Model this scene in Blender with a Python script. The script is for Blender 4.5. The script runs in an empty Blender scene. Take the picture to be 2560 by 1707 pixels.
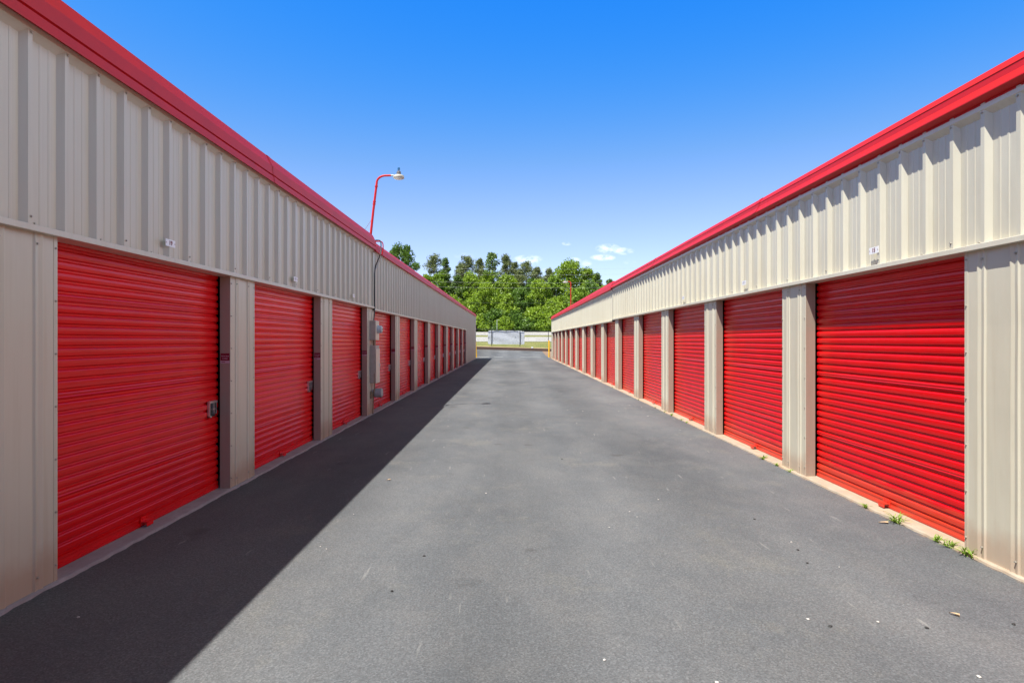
import bpy, math, random
from mathutils import Vector, noise
random.seed(7)
sc = bpy.context.scene
col = sc.collection
F, CX, CY, EYE = 1556.0, 1278.0, 849.0, 1.55      # focal length and horizon of the photograph, in its own pixels
XL, XR = 2.90, 3.305                               # wall planes left and right of the camera
BAY, OPEN = 3.05, 2.445                            # bay pitch, door opening
SUN_EL, SUN_AZ = math.radians(62.4), math.radians(47.0)

# ------------------------------------------------------------------ helpers
class MB:
    def __init__(s): s.v = []; s.f = []; s.m = []
    def quad(s, a, b, c, d, mi=0):
        n = len(s.v); s.v += [a, b, c, d]; s.f.append((n, n+1, n+2, n+3)); s.m.append(mi)
    def face(s, pts, mi=0):
        n = len(s.v); s.v += pts; s.f.append(tuple(range(n, n+len(pts)))); s.m.append(mi)
    def grid(s, rows, mi=0, closed=False):
        n = len(s.v); w = len(rows[0])
        for r in rows: s.v += r
        for i in range(len(rows)-1):
            for j in range(w-1 if not closed else w):
                k = (j+1) % w
                s.f.append((n+i*w+j, n+i*w+k, n+(i+1)*w+k, n+(i+1)*w+j)); s.m.append(mi)
    def box(s, x0, x1, y0, y1, z0, z1, mi=0, ch=0.0):
        if ch <= 0:
            p = [(x0,y0,z0),(x1,y0,z0),(x1,y1,z0),(x0,y1,z0),(x0,y0,z1),(x1,y0,z1),(x1,y1,z1),(x0,y1,z1)]
            n = len(s.v); s.v += p
            for f in ((0,3,2,1),(4,5,6,7),(0,1,5,4),(1,2,6,5),(2,3,7,6),(3,0,4,7)):
                s.f.append(tuple(n+i for i in f)); s.m.append(mi)
            return
        # chamfered on every vertical edge and round the top
        def ring(e, z):
            return [(x0+e+ch,y0+e,z),(x1-e-ch,y0+e,z),(x1-e,y0+e+ch,z),(x1-e,y1-e-ch,z),(x1-e-ch,y1-e,z),(x0+e+ch,y1-e,z),(x0+e,y1-e-ch,z),(x0+e,y0+e+ch,z)]
        rows = [ring(ch,z0), ring(0,z0+ch), ring(0,z1-ch), ring(ch,z1)]
        s.grid(rows, mi, True); s.face(rows[3], mi); s.face(rows[0][::-1], mi)
    def tube(s, pts, r, n=8, mi=0, cap=True):
        pts = [Vector(p) for p in pts]
        rr = r if isinstance(r, (list, tuple)) else [r]*len(pts)
        rows = []; up = None
        for i, p in enumerate(pts):
            d = (pts[min(i+1, len(pts)-1)] - pts[max(i-1, 0)]).normalized()
            if up is None:
                up = Vector((0,0,1)) if abs(d.z) < .9 else Vector((1,0,0))
            a = d.cross(up).normalized(); b = a.cross(d).normalized(); up = b
            rows.append([tuple(p + (a*math.cos(t*2*math.pi/n) + b*math.sin(t*2*math.pi/n))*rr[i]) for t in range(n)])
        s.grid(rows, mi, True)
        if cap: s.face(rows[0][::-1], mi); s.face(rows[-1], mi)
    def lathe(s, c, prof, n=20, mi=0):       # prof: list of (radius, z) about a vertical axis at c
        rows = [[(c[0]+r*math.cos(t*2*math.pi/n), c[1]+r*math.sin(t*2*math.pi/n), c[2]+z) for t in range(n)] for r, z in prof]
        s.grid(rows, mi, True); s.face(rows[-1], mi); s.face(rows[0][::-1], mi)
    def build(s, name, mats, parent=None, smooth=False, flip=False):
        me = bpy.data.meshes.new(name)
        me.from_pydata(s.v, [], [f[::-1] for f in s.f] if flip else s.f)
        for m in (mats if isinstance(mats, (list, tuple)) else [mats]): me.materials.append(m)
        me.polygons.foreach_set('material_index', s.m)
        if smooth: me.polygons.foreach_set('use_smooth', [True]*len(me.polygons))
        me.update()
        o = bpy.data.objects.new(name, me); col.objects.link(o)
        if parent is not None: o.parent = parent
        return o

def tag(o, label, cat, group=None):
    o['label'] = label; o['category'] = cat
    if group: o['group'] = group
    return o
def struct(o): o['kind'] = 'structure'; return o
def empty(name, loc=(0,0,0)):
    o = bpy.data.objects.new(name, None); col.objects.link(o); o.location = loc; o.empty_display_size = .2
    return o
def copy_tree(o, parent=None):
    c = o.copy(); col.objects.link(c)
    if parent is not None: c.parent = parent
    for ch in list(o.children): copy_tree(ch, c)
    return c
def pix(px, py, Y): return ((px-CX)*Y/F, EYE + (CY-py)*Y/F)
def lerp(pts, t):
    if t <= pts[0][0]: return pts[0][1]
    for (a, va), (b, vb) in zip(pts, pts[1:]):
        if t <= b: return va + (vb-va)*(t-a)/(b-a)
    return pts[-1][1]
def sstep(a, b, t):
    t = min(1, max(0, (t-a)/(b-a))); return t*t*(3-2*t)

# ------------------------------------------------------------------ materials
def mat(name):
    m = bpy.data.materials.new(name); m.use_nodes = True
    nt = m.node_tree; p = nt.nodes['Principled BSDF']
    return m, nt, p
def N(nt, t, **kw):
    n = nt.nodes.new(t)
    for k, v in kw.items():
        if k in n.inputs: n.inputs[k].default_value = v
        else: setattr(n, k, v)
    return n
def coords(nt, scale=(1,1,1)):
    g = N(nt, 'ShaderNodeNewGeometry'); mp = N(nt, 'ShaderNodeMapping')
    mp.inputs['Scale'].default_value = scale
    nt.links.new(g.outputs['Position'], mp.inputs['Vector']); return mp.outputs['Vector']
def tex(nt, vec, scale, detail=4, rough=.55):
    n = N(nt, 'ShaderNodeTexNoise'); n.inputs['Scale'].default_value = scale
    n.inputs['Detail'].default_value = detail; n.inputs['Roughness'].default_value = rough
    nt.links.new(vec, n.inputs['Vector']); return n.outputs['Fac']
def ramp(nt, fac, stops):
    r = N(nt, 'ShaderNodeValToRGB'); e = r.color_ramp.elements
    while len(e) < len(stops): e.new(.5)
    for el, (pos, c) in zip(e, stops):
        el.position = pos; el.color = (c[0], c[1], c[2], 1) if isinstance(c, (tuple, list)) else (c, c, c, 1)
    nt.links.new(fac, r.inputs['Fac']); return r.outputs['Color']
def mix(nt, fac, a, b, mode='MIX'):
    n = N(nt, 'ShaderNodeMix', data_type='RGBA', blend_type=mode)
    for s, v in ((n.inputs[0], fac), (n.inputs[6], a), (n.inputs[7], b)):
        if hasattr(v, 'is_linked'): nt.links.new(v, s)
        elif isinstance(v, (int, float)): s.default_value = v
        else: s.default_value = (v[0], v[1], v[2], 1)
    return n.outputs[2]
def math_(nt, op, a, b=0.0, c=0.0):
    n = N(nt, 'ShaderNodeMath', operation=op)
    for s, v in zip(n.inputs, (a, b, c)):
        if hasattr(v, 'is_linked'): nt.links.new(v, s)
        else: s.default_value = v
    return n.outputs[0]
def bump(nt, p, h, strength, dist):
    b = N(nt, 'ShaderNodeBump'); b.inputs['Strength'].default_value = strength; b.inputs['Distance'].default_value = dist
    nt.links.new(h, b.inputs['Height']); nt.links.new(b.outputs['Normal'], p.inputs['Normal'])
def simple(name, c, rough=.5, metal=0.0, var=.12, scale=9.0):
    m, nt, p = mat(name)
    v = coords(nt); t = tex(nt, v, scale)
    lo = tuple(x*(1-var) for x in c); hi = tuple(min(1, x*(1+var)) for x in c)
    nt.links.new(ramp(nt, t, [(.3, lo), (.7, hi)]), p.inputs['Base Color'])
    p.inputs['Roughness'].default_value = rough; p.inputs['Metallic'].default_value = metal
    return m

def tan_metal(name, c, dirt):
    m, nt, p = mat(name)
    v = coords(nt, (1,1,.22)); big = tex(nt, v, 1.6, 5)
    fine = tex(nt, coords(nt, (5,5,.22)), 5, 5)
    a = mix(nt, ramp(nt, big, [(.35, 0), (.7, 1)]), c, (c[0]*.93, c[1]*.92, c[2]*.90))
    a = mix(nt, ramp(nt, fine, [(.50, 0), (.74, .45)]), a, (c[0]*.84, c[1]*.80, c[2]*.74))
    if dirt:        # splash of red clay dust at the foot of the wall
        g = N(nt, 'ShaderNodeSeparateXYZ'); nt.links.new(coords(nt), g.inputs[0])
        h = math_(nt, 'ADD', g.outputs['Z'], math_(nt, 'MULTIPLY', tex(nt, coords(nt), 5), -.28))
        a = mix(nt, ramp(nt, h, [(0.0, .55), (.16, 0)]), a, (.42, .27, .18))
    nt.links.new(a, p.inputs['Base Color'])
    p.inputs['Roughness'].default_value = .33
    wob = tex(nt, coords(nt, (2.2,2.2,.8)), 2.2, 2)
    bump(nt, p, wob, .5, .012)
    return m

def red_paint(name, c, rough, dust=False, peel=True):
    m, nt, p = mat(name)
    v = coords(nt)
    t = tex(nt, v, 3.2, 5)
    a = mix(nt, ramp(nt, t, [(.35, 0), (.75, 1)]), c, (c[0]*.86, c[1]*1.0, c[2]*1.1))
    if dust:
        g = N(nt, 'ShaderNodeSeparateXYZ'); nt.links.new(v, g.inputs[0])
        st = tex(nt, coords(nt, (1.5, 1.5, 26)), 3.0, 5)
        h = math_(nt, 'ADD', g.outputs['Z'], math_(nt, 'MULTIPLY', st, -.35))
        a = mix(nt, math_(nt, 'MULTIPLY', ramp(nt, h, [(-.04, .32), (.06, 0)]), math_(nt, 'GREATER_THAN', g.outputs['X'], 0.0)), a, (.60, .12, .05))   # clay dust only on the sunny row
        sm = tex(nt, coords(nt, (1.2, 1.2, .6)), .9, 3, .5)
        nt.links.new(ramp(nt, sm, [(.3, rough*.9), (.75, rough*1.2)]), p.inputs['Roughness'])
    else:
        p.inputs['Roughness'].default_value = rough
    nt.links.new(a, p.inputs['Base Color'])
    p.inputs['Specular IOR Level'].default_value = .32 if peel else .3
    if peel:
        oi = N(nt, 'ShaderNodeObjectInfo')                # each door has faded a little differently
        a = mix(nt, 1.0, a, ramp(nt, oi.outputs['Random'], [(0, (.90, 1.1, 1.1)), (1, (1.04, .95, .95))]), 'MULTIPLY')
        nt.links.new(a, p.inputs['Base Color'])
    return m

def asphalt_mat():
    m, nt, p = mat('asphalt')
    v = coords(nt)
    g = N(nt, 'ShaderNodeSeparateXYZ'); nt.links.new(v, g.inputs[0])
    big = tex(nt, coords(nt, (1,.35,1)), .55, 5, .6)
    mid = tex(nt, coords(nt, (1,.7,1)), 2.3, 6, .65)
    agg = N(nt, 'ShaderNodeTexVoronoi'); agg.inputs['Scale'].default_value = 115
    nt.links.new(v, agg.inputs['Vector'])
    grain = tex(nt, v, 75, 3, .7)
    a = ramp(nt, big, [(.34, (.078,.084,.091)), (.50, (.106,.112,.119)), (.68, (.138,.143,.148))])
    a = mix(nt, ramp(nt, mid, [(.45, 0), (.78, .55)]), a, (.148, .146, .143))
    # pale worn patches, some with a sandy tint
    sand = tex(nt, coords(nt, (1.0,.8,1)), .9, 7, .72)
    a = mix(nt, ramp(nt, sand, [(.55, 0), (.70, .5)]), a, (.175, .168, .148))
    # darker warm band along the left wall, building shade put into the colour
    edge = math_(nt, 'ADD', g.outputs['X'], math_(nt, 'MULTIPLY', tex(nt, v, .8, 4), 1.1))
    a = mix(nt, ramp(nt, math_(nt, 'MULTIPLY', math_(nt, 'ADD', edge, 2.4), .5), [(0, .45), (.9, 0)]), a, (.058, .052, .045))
    # clay washed out along the right-hand slab edge
    clay = math_(nt, 'ADD', g.outputs['X'], math_(nt, 'MULTIPLY', tex(nt, v, 7, 4, .7), .22))
    a = mix(nt, ramp(nt, math_(nt, 'MULTIPLY', math_(nt, 'ADD', clay, -3.2), 4.0), [(.62, 0), (.9, .75)]), a, (.27, .17, .10))
    # aggregate: each stone its own tone
    stone = ramp(nt, agg.outputs['Color'], [(.0, .62), (.55, 1.0), (1.0, 1.55)])
    a = mix(nt, .62, a, stone, 'MULTIPLY')
    a = mix(nt, 1.0, a, ramp(nt, grain, [(.3, .80), (.7, 1.20)]), 'MULTIPLY')
    # a few pale scuffs
    sc1 = tex(nt, coords(nt, (9, .9, 1)), 2.0, 3, .5)
    sc2 = tex(nt, v, 1.3, 2)
    sf = math_(nt, 'MULTIPLY', ramp(nt, sc1, [(.655, 0), (.70, 1)]), ramp(nt, sc2, [(.50, 0), (.60, .55)]))
    a = mix(nt, sf, a, (.26, .26, .25))
    oil = tex(nt, v, 1.7, 4, .5)
    a = mix(nt, ramp(nt, oil, [(.66, 0), (.72, .45)]), a, (.045, .043, .041))
    lane = N(nt, 'ShaderNodeTexWave', wave_type='BANDS', bands_direction='X'); lane.inputs['Scale'].default_value = .19; lane.inputs['Distortion'].default_value = 1.2; lane.inputs['Detail'].default_value = 2; lane.inputs['Detail Scale'].default_value = .6
    nt.links.new(coords(nt, (1, .12, 1)), lane.inputs['Vector'])
    a = mix(nt, 1.0, a, ramp(nt, lane.outputs['Fac'], [(.1, .93), (.9, 1.06)]), 'MULTIPLY')
    nt.links.new(a, p.inputs['Base Color'])
    p.inputs['Roughness'].default_value = .88
    p.inputs['Specular IOR Level'].default_value = .3
    h = math_(nt, 'ADD', math_(nt, 'MULTIPLY', agg.outputs['Distance'], .5), grain)
    bump(nt, p, h, .38, .005)
    return m

def concrete_mat(name, c, stain, sc_=6.0):
    m, nt, p = mat(name)
    v = coords(nt)
    t = tex(nt, v, sc_, 6, .65)
    s = tex(nt, coords(nt, (3,1,1)), 2.2, 6, .7)
    a = ramp(nt, t, [(.3, tuple(x*.72 for x in c)), (.7, c)])
    a = mix(nt, ramp(nt, s, [(.42, 0), (.66, .8)]), a, stain)
    a = mix(nt, ramp(nt, tex(nt, v, 40, 3), [(.64, 0), (.72, .6)]), a, tuple(x*.45 for x in c))
    nt.links.new(a, p.inputs['Base Color']); p.inputs['Roughness'].default_value = .9
    bump(nt, p, t, .4, .006)
    return m

def leaf_mat(name, dark, light, trans=.3):
    m = bpy.data.materials.new(name); m.use_nodes = True
    nt = m.node_tree; nt.nodes.clear()
    out = N(nt, 'ShaderNodeOutputMaterial')
    g = N(nt, 'ShaderNodeNewGeometry')
    n = N(nt, 'ShaderNodeTexNoise'); n.inputs['Scale'].default_value = .55; n.inputs['Detail'].default_value = 3
    nt.links.new(g.outputs['Position'], n.inputs['Vector'])
    f = math_(nt, 'ADD', math_(nt, 'MULTIPLY', g.outputs['Random Per Island'], .55), math_(nt, 'MULTIPLY', n.outputs['Fac'], .6))
    c = ramp(nt, f, [(.2, dark), (.9, light)])
    d = N(nt, 'ShaderNodeBsdfDiffuse'); t = N(nt, 'ShaderNodeBsdfTranslucent')
    gl = N(nt, 'ShaderNodeBsdfGlossy'); gl.inputs['Roughness'].default_value = .45; gl.inputs['Color'].default_value = (.5,.55,.5,1)
    nt.links.new(c, d.inputs['Color']); nt.links.new(c, t.inputs['Color'])
    mx = N(nt, 'ShaderNodeMixShader'); mx.inputs[0].default_value = trans
    nt.links.new(d.outputs[0], mx.inputs[1]); nt.links.new(t.outputs[0], mx.inputs[2])
    m2 = N(nt, 'ShaderNodeMixShader'); m2.inputs[0].default_value = .05
    nt.links.new(mx.outputs[0], m2.inputs[1]); nt.links.new(gl.outputs[0], m2.inputs[2])
    nt.links.new(m2.outputs[0], out.inputs['Surface'])
    return m

M_TAN = tan_metal('tan_metal_siding', (.575, .548, .435), False)
M_TANP = tan_metal('tan_metal_pillar', (.575, .545, .435), True)
M_JAMB = tan_metal('brown_shaded_jamb', (.33, .27, .21), False)  # brown jamb colour, darkened to carry the shade of the left recesses
M_TRIM = tan_metal('tan_metal_trim', (.62, .59, .48), False)
M_RED = red_paint('red_door_paint', (.76, .004, .006), .22, True)
M_REDTRIM = red_paint('red_trim_paint', (.54, .011, .013), .5, False, False)
M_REDPOLE = red_paint('red_pole_paint', (.52, .012, .012), .45, False, False)
M_ASPH = asphalt_mat()
M_SLAB_L = concrete_mat('grey_concrete', (.36, .33, .33), (.27, .23, .24))
M_SLAB_R = concrete_mat('clay_stained_concrete', (.42, .36, .28), (.42, .28, .17))
M_CHROME = simple('galvanised_steel', (.62, .62, .64), .28, .9, .15, 30)
M_BLACK = simple('black_rubber', (.012, .012, .013), .5, 0, .2, 20)
M_DARK = simple('dark_interior', (.02, .019, .018), .8)
M_SCREW = simple('screw_head', (.42, .39, .33), .4, .3)
M_WHITEP = simple('white_plastic', (.80, .80, .80), .35, 0, .04)
M_INK = simple('maroon_ink', (.16, .012, .02), .5)
M_INK2 = simple('grey_ink', (.28, .28, .36), .5)
M_STICK = simple('maroon_vinyl', (.17, .006, .022), .35, 0, .1)
M_STICKW = simple('pale_vinyl', (.50, .38, .44), .4, 0, .1)
M_ROOF = simple('galvalume_roof', (.45, .45, .44), .45, .4)
M_BOXP = simple('painted_enclosure', (.40, .36, .30), .5, 0, .1, 12)
M_GREY = simple('grey_enclosure', (.38, .40, .41), .45, .2, .1)
M_GLASSY = simple('meter_glass', (.45, .52, .54), .08, 0, .15, 30)
M_RUST = simple('rusty_conduit', (.30, .22, .14), .6, .2, .3, 30)
M_YEL = simple('yellow_paint', (.72, .40, .012), .45, 0, .12, 14)
M_FENCE = simple('black_vinyl', (.016, .018, .02), .45)
M_BANNER = simple('white_banner_cloth', (.53, .56, .61), .7, 0, .05, 2)
M_ROAD = concrete_mat('pale_concrete_road', (.40, .39, .37), (.36, .35, .33), .6)
M_WPAINT = simple('worn_white_paint', (.58, .58, .56), .8, 0, .35, 14)
M_STONE = simple('white_stone', (.50, .48, .45), .7, 0, .2, 40)
M_DSTONE = simple('dark_stone', (.03, .03, .03), .7, 0, .2, 40)
M_DRY = simple('dry_leaf', (.52, .37, .22), .8, 0, .25, 60)
M_WEED = leaf_mat('weed_leaf', (.12, .22, .02), (.34, .50, .07), .35)
M_WIRE = simple('power_cable', (.30, .31, .32), .5)
M_BARK = simple('bark', (.15, .115, .085), .9, 0, .35, 6)
M_TIMBER = None

def timber_mat():
    m, nt, p = mat('weathered_timber')
    t = tex(nt, coords(nt, (.7, 6, 6)), 3, 5, .7)
    a = ramp(nt, t, [(.3, (.045, .026, .02)), (.7, (.13, .075, .055))])
    nt.links.new(a, p.inputs['Base Color']); p.inputs['Roughness'].default_value = .9
    bump(nt, p, t, .6, .02); return m
M_TIMBER = timber_mat()

def ground_mat():
    m, nt, p = mat('grass_ground')
    v = coords(nt)
    t = tex(nt, v, .7, 6, .7); f = tex(nt, v, 9, 4, .7)
    a = ramp(nt, t, [(.3, (.12, .145, .028)), (.55, (.20, .20, .05)), (.75, (.30, .26, .10))])
    a = mix(nt, .6, a, ramp(nt, f, [(.3, .6), (.7, 1.4)]), 'MULTIPLY')
    g = N(nt, 'ShaderNodeSeparateXYZ'); nt.links.new(v, g.inputs[0])
    d = math_(nt, 'ADD', g.outputs['Y'], math_(nt, 'MULTIPLY', tex(nt, v, .9, 5, .7), 3.2))
    a = mix(nt, ramp(nt, math_(nt, 'MULTIPLY', math_(nt, 'ADD', d, -66), .2), [(.42, 1), (.62, 0)]), a, (.42, .29, .17))
    nt.links.new(a, p.inputs['Base Color']); p.inputs['Roughness'].default_value = .95
    bump(nt, p, f, .7, .05); return m
M_GROUND = ground_mat()

# ------------------------------------------------------------------ terrain
def tilt(x, y): return -.030*max(-15, min(15, x))*sstep(54, 62, y)*(1-sstep(70, 79, y))
def drive_z(x, y): return lerp([(54, 0), (58, .07), (66, .43)], y) + tilt(x, y)
def ground_z(x, y):
    if y < 66.05: return -.25
    return lerp([(66, .70), (68, .80), (78, 1.23), (92, 1.96), (96, 2.17), (108, 2.83), (114, 3.1), (135, 4.0), (200, 4.8), (9000, 4.8)], y) + tilt(x, y)

b = MB()
xs = [-45+3*i for i in range(31)]; ys = [-24+3*i for i in range(27)] + [55.5, 57, 58, 60, 62, 64, 66]
b.grid([[(x, y, drive_z(x, y)) for x in xs] for y in ys])
struct(b.build('driveway', M_ASPH))
b = MB()
xs = [-3000, -800, -200, -80] + [-45+5*i for i in range(19)] + [80, 200, 800, 3000]
ys = [-3000, -400, -60, 0, 60, 66.04, 66.06, 67, 68, 70, 72, 74, 76, 79, 85, 92, 96, 102, 108, 111, 114, 124, 135, 160, 200, 500, 3000]
b.grid([[(x, y, ground_z(x, y)) for x in xs] for y in ys])
struct(b.build('ground', M_GROUND))
def strip(name, m, y0, y1, dz, x0=-160, x1=160, n=8):
    bb = MB()
    ysl = [y0+(y1-y0)*i/n for i in range(n+1)]
    xsl = [x0+(x1-x0)*i/24 for i in range(25)]
    bb.grid([[(x, y, ground_z(x, y)+dz) for x in xsl] for y in ysl])
    return struct(bb.build(name, m))
strip('road', M_ROAD, 79, 91.5, .03)
strip('road', M_ROAD, 96.5, 108.5, .03)
b = MB()
for x0, x1 in ((-30, -4.6), (.9, 3.4)):
    b.grid([[(x, y, ground_z(x, y)+.036) for x in (x0, (x0+x1)/2, x1)] for y in (84.7, 85.1)])
struct(b.build('road_marking', M_WPAINT))
b = MB()
for x0, x1 in ((-3.0, -1.95), (-1.5, -.72), (.8, 2.65)):
    n = 8
    b.grid([[(x0+(x1-x0)*i/n, y + .03*math.sin(i*1.7+x0), drive_z(x0, y)+.006) for i in range(n+1)] for y in (55.0, 55.22)])
struct(b.build('driveway_marking', M_WPAINT))

# ------------------------------------------------------------------ storage buildings
def rib_profile(y0, y1):
    """(y, p) along a ribbed siding panel: 12 inch pitch, one tall rib and two faint pan ribs."""
    per = .305; out = [(y0, 0)]
    pat = [(.0, 0), (.027, .038), (.062, .038), (.089, 0), (.158, 0), (.163, .003), (.178, .003), (.183, 0), (.232, 0), (.237, .003), (.252, .003), (.257, 0)]
    k = math.ceil(y0/per)
    while k*per + .26 < y1:
        out += [(k*per+a, p) for a, p in pat]; k += 1
    out.append((y1, 0)); return out

def storage_building(side, XW, first_y, n_open, y_end, hdr_z, prof_near, prof_far, joint_y, far_drop, slab_m, label, plates):
    root = empty('storage_building', (side*(XW+4), (first_y+y_end)/2, 0))
    tag(root, label, 'building')
    ox, oy, oz = root.location
    def W(p, y, z): return (side*(XW-p)-ox, y-oy, z-oz)     # p: how far out of the wall plane towards the aisle
    fl = side > 0
    k0 = -4                                                  # bays behind the camera
    Y0 = first_y + k0*BAY
    last_open_end = first_y + (n_open-1)*BAY + OPEN
    top_z = prof_near[-2][1]
    def extr(b, prof, y0, y1, mi=0, seg=1):                  # profile of (p, z) run along y
        ysl = [y0+(y1-y0)*i/seg for i in range(seg+1)]
        b.grid([[W(p, y, z) for p, z in prof] for y in ysl], mi)
    def up(b, prof, z0, z1, mi=0, wav=0):                    # profile of (y, p) run up z
        zs = [z0, z1] if not wav else [z0+(z1-z0)*i/10 for i in range(11)]
        b.grid([[W(p, y, z) for y, p in prof] for z in zs], mi)
    def screw(b, p, y, z, mi=1, r=.0065):
        rows = [[W(p+h, y+rr*math.cos(t*math.pi/3), z+rr*math.sin(t*math.pi/3)) for t in range(6)] for h, rr in ((0, r*1.35), (.003, r*1.35), (.0032, r), (.009, r))]
        b.grid(rows, mi, True); b.face(rows[-1], mi)

    # siding above the doors, in two lengths either side of the roof step
    for (ya, yb, dz, far) in ((Y0-.3, joint_y-.006, 0, False), (joint_y+.006, y_end, -far_drop, True)):
        b = MB()
        zt = hdr_z + dz
        ft = (prof_far if far else prof_near)[0][1] + dz*0
        blank_from = last_open_end if far else None
        yb2 = blank_from if (blank_from and blank_from + 1 < y_end) else yb
        up(b, rib_profile(ya, yb2), zt+.02, ft+.02)
        if yb2 < yb: up(b, rib_profile(yb2, yb), .03, ft+.02)
        if not far or True:
            for k in range(math.ceil(ya/.305), int(min(yb2, 22)/.305)):
                if k*.305 > 1.5:
                    screw(b, .038, k*.305+.05, ft-.045)
                    if k % 2 == 0: screw(b, 0, k*.305+.125, zt+.055)
                    if k % 3 == 0: screw(b, .038, k*.305+.05, zt+.085)
        b.build('wall_panel', [M_TAN, M_SCREW], root, flip=fl)
        b = MB()                                              # closure trim under the eave
        extr(b, [(.0, ft-.066), (.044, ft-.026), (.044, ft+.006), (.0, ft+.01)], ya, yb)
        b.build('eave_trim', M_TRIM, root, flip=fl)
        b = MB()                                              # lintel angle over the openings
        ye = yb2 if far else yb
        pr = [(.0, zt+.043), (.050, zt+.039), (.052, zt+.036), (.052, zt+.002), (.050, zt), (-.115, zt), (-.115, zt+.1)]
        extr(b, pr, ya, ye)
        b.face([W(p, ye, z) for p, z in pr[:6]])
        b.build('lintel', M_TRIM, root, flip=fl)
        b = MB()                                              # red eave fascia
        pf = prof_far if far else prof_near
        extr(b, pf, ya-.02 if not far else ya-.03, yb + (.06 if far else .02))
        for yy in (ya-.03, yb+(.06 if far else .02)): b.face([W(p, yy, z) for p, z in pf])
        b.build('fascia', M_REDTRIM, root, flip=fl)
        # lapped sleeve where two lengths of fascia meet
        if not far:
            pp = [(p+.004, z+.002) for p, z in pf[:-1]]
            for yj in ((7.4,) if side < 0 else (8.2, 14.2)):
                b = MB(); extr(b, pp, yj-.05, yj+.05)
                b.build('fascia_joint', M_REDTRIM, root, flip=fl)
    b = MB()                                                  # vertical flashing at the step
    up(b, [(joint_y-.05, .0), (joint_y-.05, .036), (joint_y+.05, .036), (joint_y+.05, .0)], hdr_z-.0, prof_far[0][1]-.03)
    b.build('step_flashing', M_TRIM, root, flip=fl)

    # pillars between the doors
    z_s = .02
    def pillar(ya, yb, zt, i, near):
        b = MB()
        prof = [(ya, .0), (ya+.002, .003), (ya+.032, .003), (ya+.033, .0)]
        w = yb - ya
        for c in (ya + w*.27, ya + w*.75):
            prof += [(c-.055, 0), (c-.045, .011), (c-.012, .003), (c+.012, .011), (c+.020, .011), (c+.034, 0)]
        prof += [(yb-.033, 0), (yb-.032, .003), (yb-.002, .003), (yb, 0)]
        zs = [.0+.018 + (zt-.018)*j/8 for j in range(9)]
        rows = []
        for z in zs:
            r = []
            for j, (y, p) in enumerate(prof):
                d = .004*noise.noise((y*3+i*9.1, z*2.1, side*4)) if 3 < j < len(prof)-4 else 0
                r.append(W(p+d, y, z))
            rows.append(r)
        b.grid(rows)
        if near:
            for j in range(7):
                z = .12 + j*.335
                if z < zt-.05:
                    screw(b, .003, ya+.018, z, 1, .0055); screw(b, .003, yb-.018, z, 1, .0055)
            for c in (ya + w*.27, ya + w*.75):
                for z in (.10, zt-.075): screw(b, .011, c-.03, z, 1, .0065)
        pl = b.build('pillar', [M_TANP, M_SCREW], root, flip=fl)
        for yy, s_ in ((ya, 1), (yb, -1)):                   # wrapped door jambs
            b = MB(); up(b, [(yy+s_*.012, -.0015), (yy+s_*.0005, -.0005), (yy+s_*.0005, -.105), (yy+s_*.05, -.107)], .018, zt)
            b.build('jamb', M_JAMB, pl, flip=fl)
        return pl

    # roll-up doors: one curtain with latch and pull, then copies
    def curtain(ztop):
        per = .0735; b = MB(); prof = [(-.004, 0.022), (.004, .022), (.006, .030), (.006, .048), (-.001, .052), (-.001, .074), (.003, .078), (.003, .094)]
        z = .100; k = 0
        while z < ztop+.12:
            if k % 9 == 5:
                prof += [(-.018, z), (-.018, z+.014), (-.002, z+.024), (.001, z+.032), (-.002, z+.037), (-.002, z+.043), (.001, z+.048), (.001, z+.054), (-.002, z+.062)]
            else:
                prof += [(-.016, z), (-.016, z+.009), (-.0145, z+.0115), (-.003, z+.016), (0, z+.020), (.0014, z+.040), (.0, z+.058), (-.003, z+.0635), (-.0145, z+.071)]
            z += per; k += 1
        n = 26; y0, y1 = -.045, OPEN+.005
        rows = []
        for i in range(n+1):
            y = y0+(y1-y0)*i/n
            rows.append([(side*(-p - .0022*noise.noise((y*1.1+side*7, zz*1.6, ztop*9)) - .0008*noise.noise((y*3.7, zz*14, 2+side))), y, zz) for p, zz in prof])
        b.grid(rows)
        return b
    door_p = -.128
    proto = {}
    def door(ya, zt):
        key = round(zt, 2)
        if key in proto:
            d = copy_tree(proto[key], root)
        else:
            d = curtain(zt).build('roll_up_door', M_RED, root, smooth=False, flip=fl)
            proto[key] = d
            # chromed slide latch
            b = MB(); s = side
            yc = OPEN-.145 if side < 0 else .045
            def bx(p0, p1, y0, y1, z0, z1, mi=0): b.box(min(-s*p0, -s*p1), max(-s*p0, -s*p1), yc+y0, yc+y1, z0, z1, mi)
            bx(.0, .012, -.072, .072, .775, .93, 1)
            bx(.002, .024, -.075, -.064, .772, .925); bx(.002, .024, .064, .075, .80, .925)
            bx(.002, .028, -.082, .082, .912, .934); bx(.002, .026, -.075, -.035, .772, .785)
            bx(.012, .030, -.006, .006, .83, .92); bx(.012, .026, .012, .022, .80, .91); bx(.012, .034, -.03, .03, .845, .858)
            b.build('latch', [M_CHROME, M_BLACK], d)
            # step-on pull bracket at the bottom bar
            b = MB(); yc = OPEN*.5-.08
            bx(.004, .012, -.05, .05, .035, .105)
            bx(.006, .060, -.045, .045, .062, .067); bx(.055, .060, -.045, .045, .030, .064)
            bx(.010, .018, -.03, -.022, .08, .088); bx(.010, .018, .022, .03, .08, .088)
            b.build('pull_bracket', M_RED, d)
        d.location = W(door_p, ya, 0)
        return d

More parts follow.
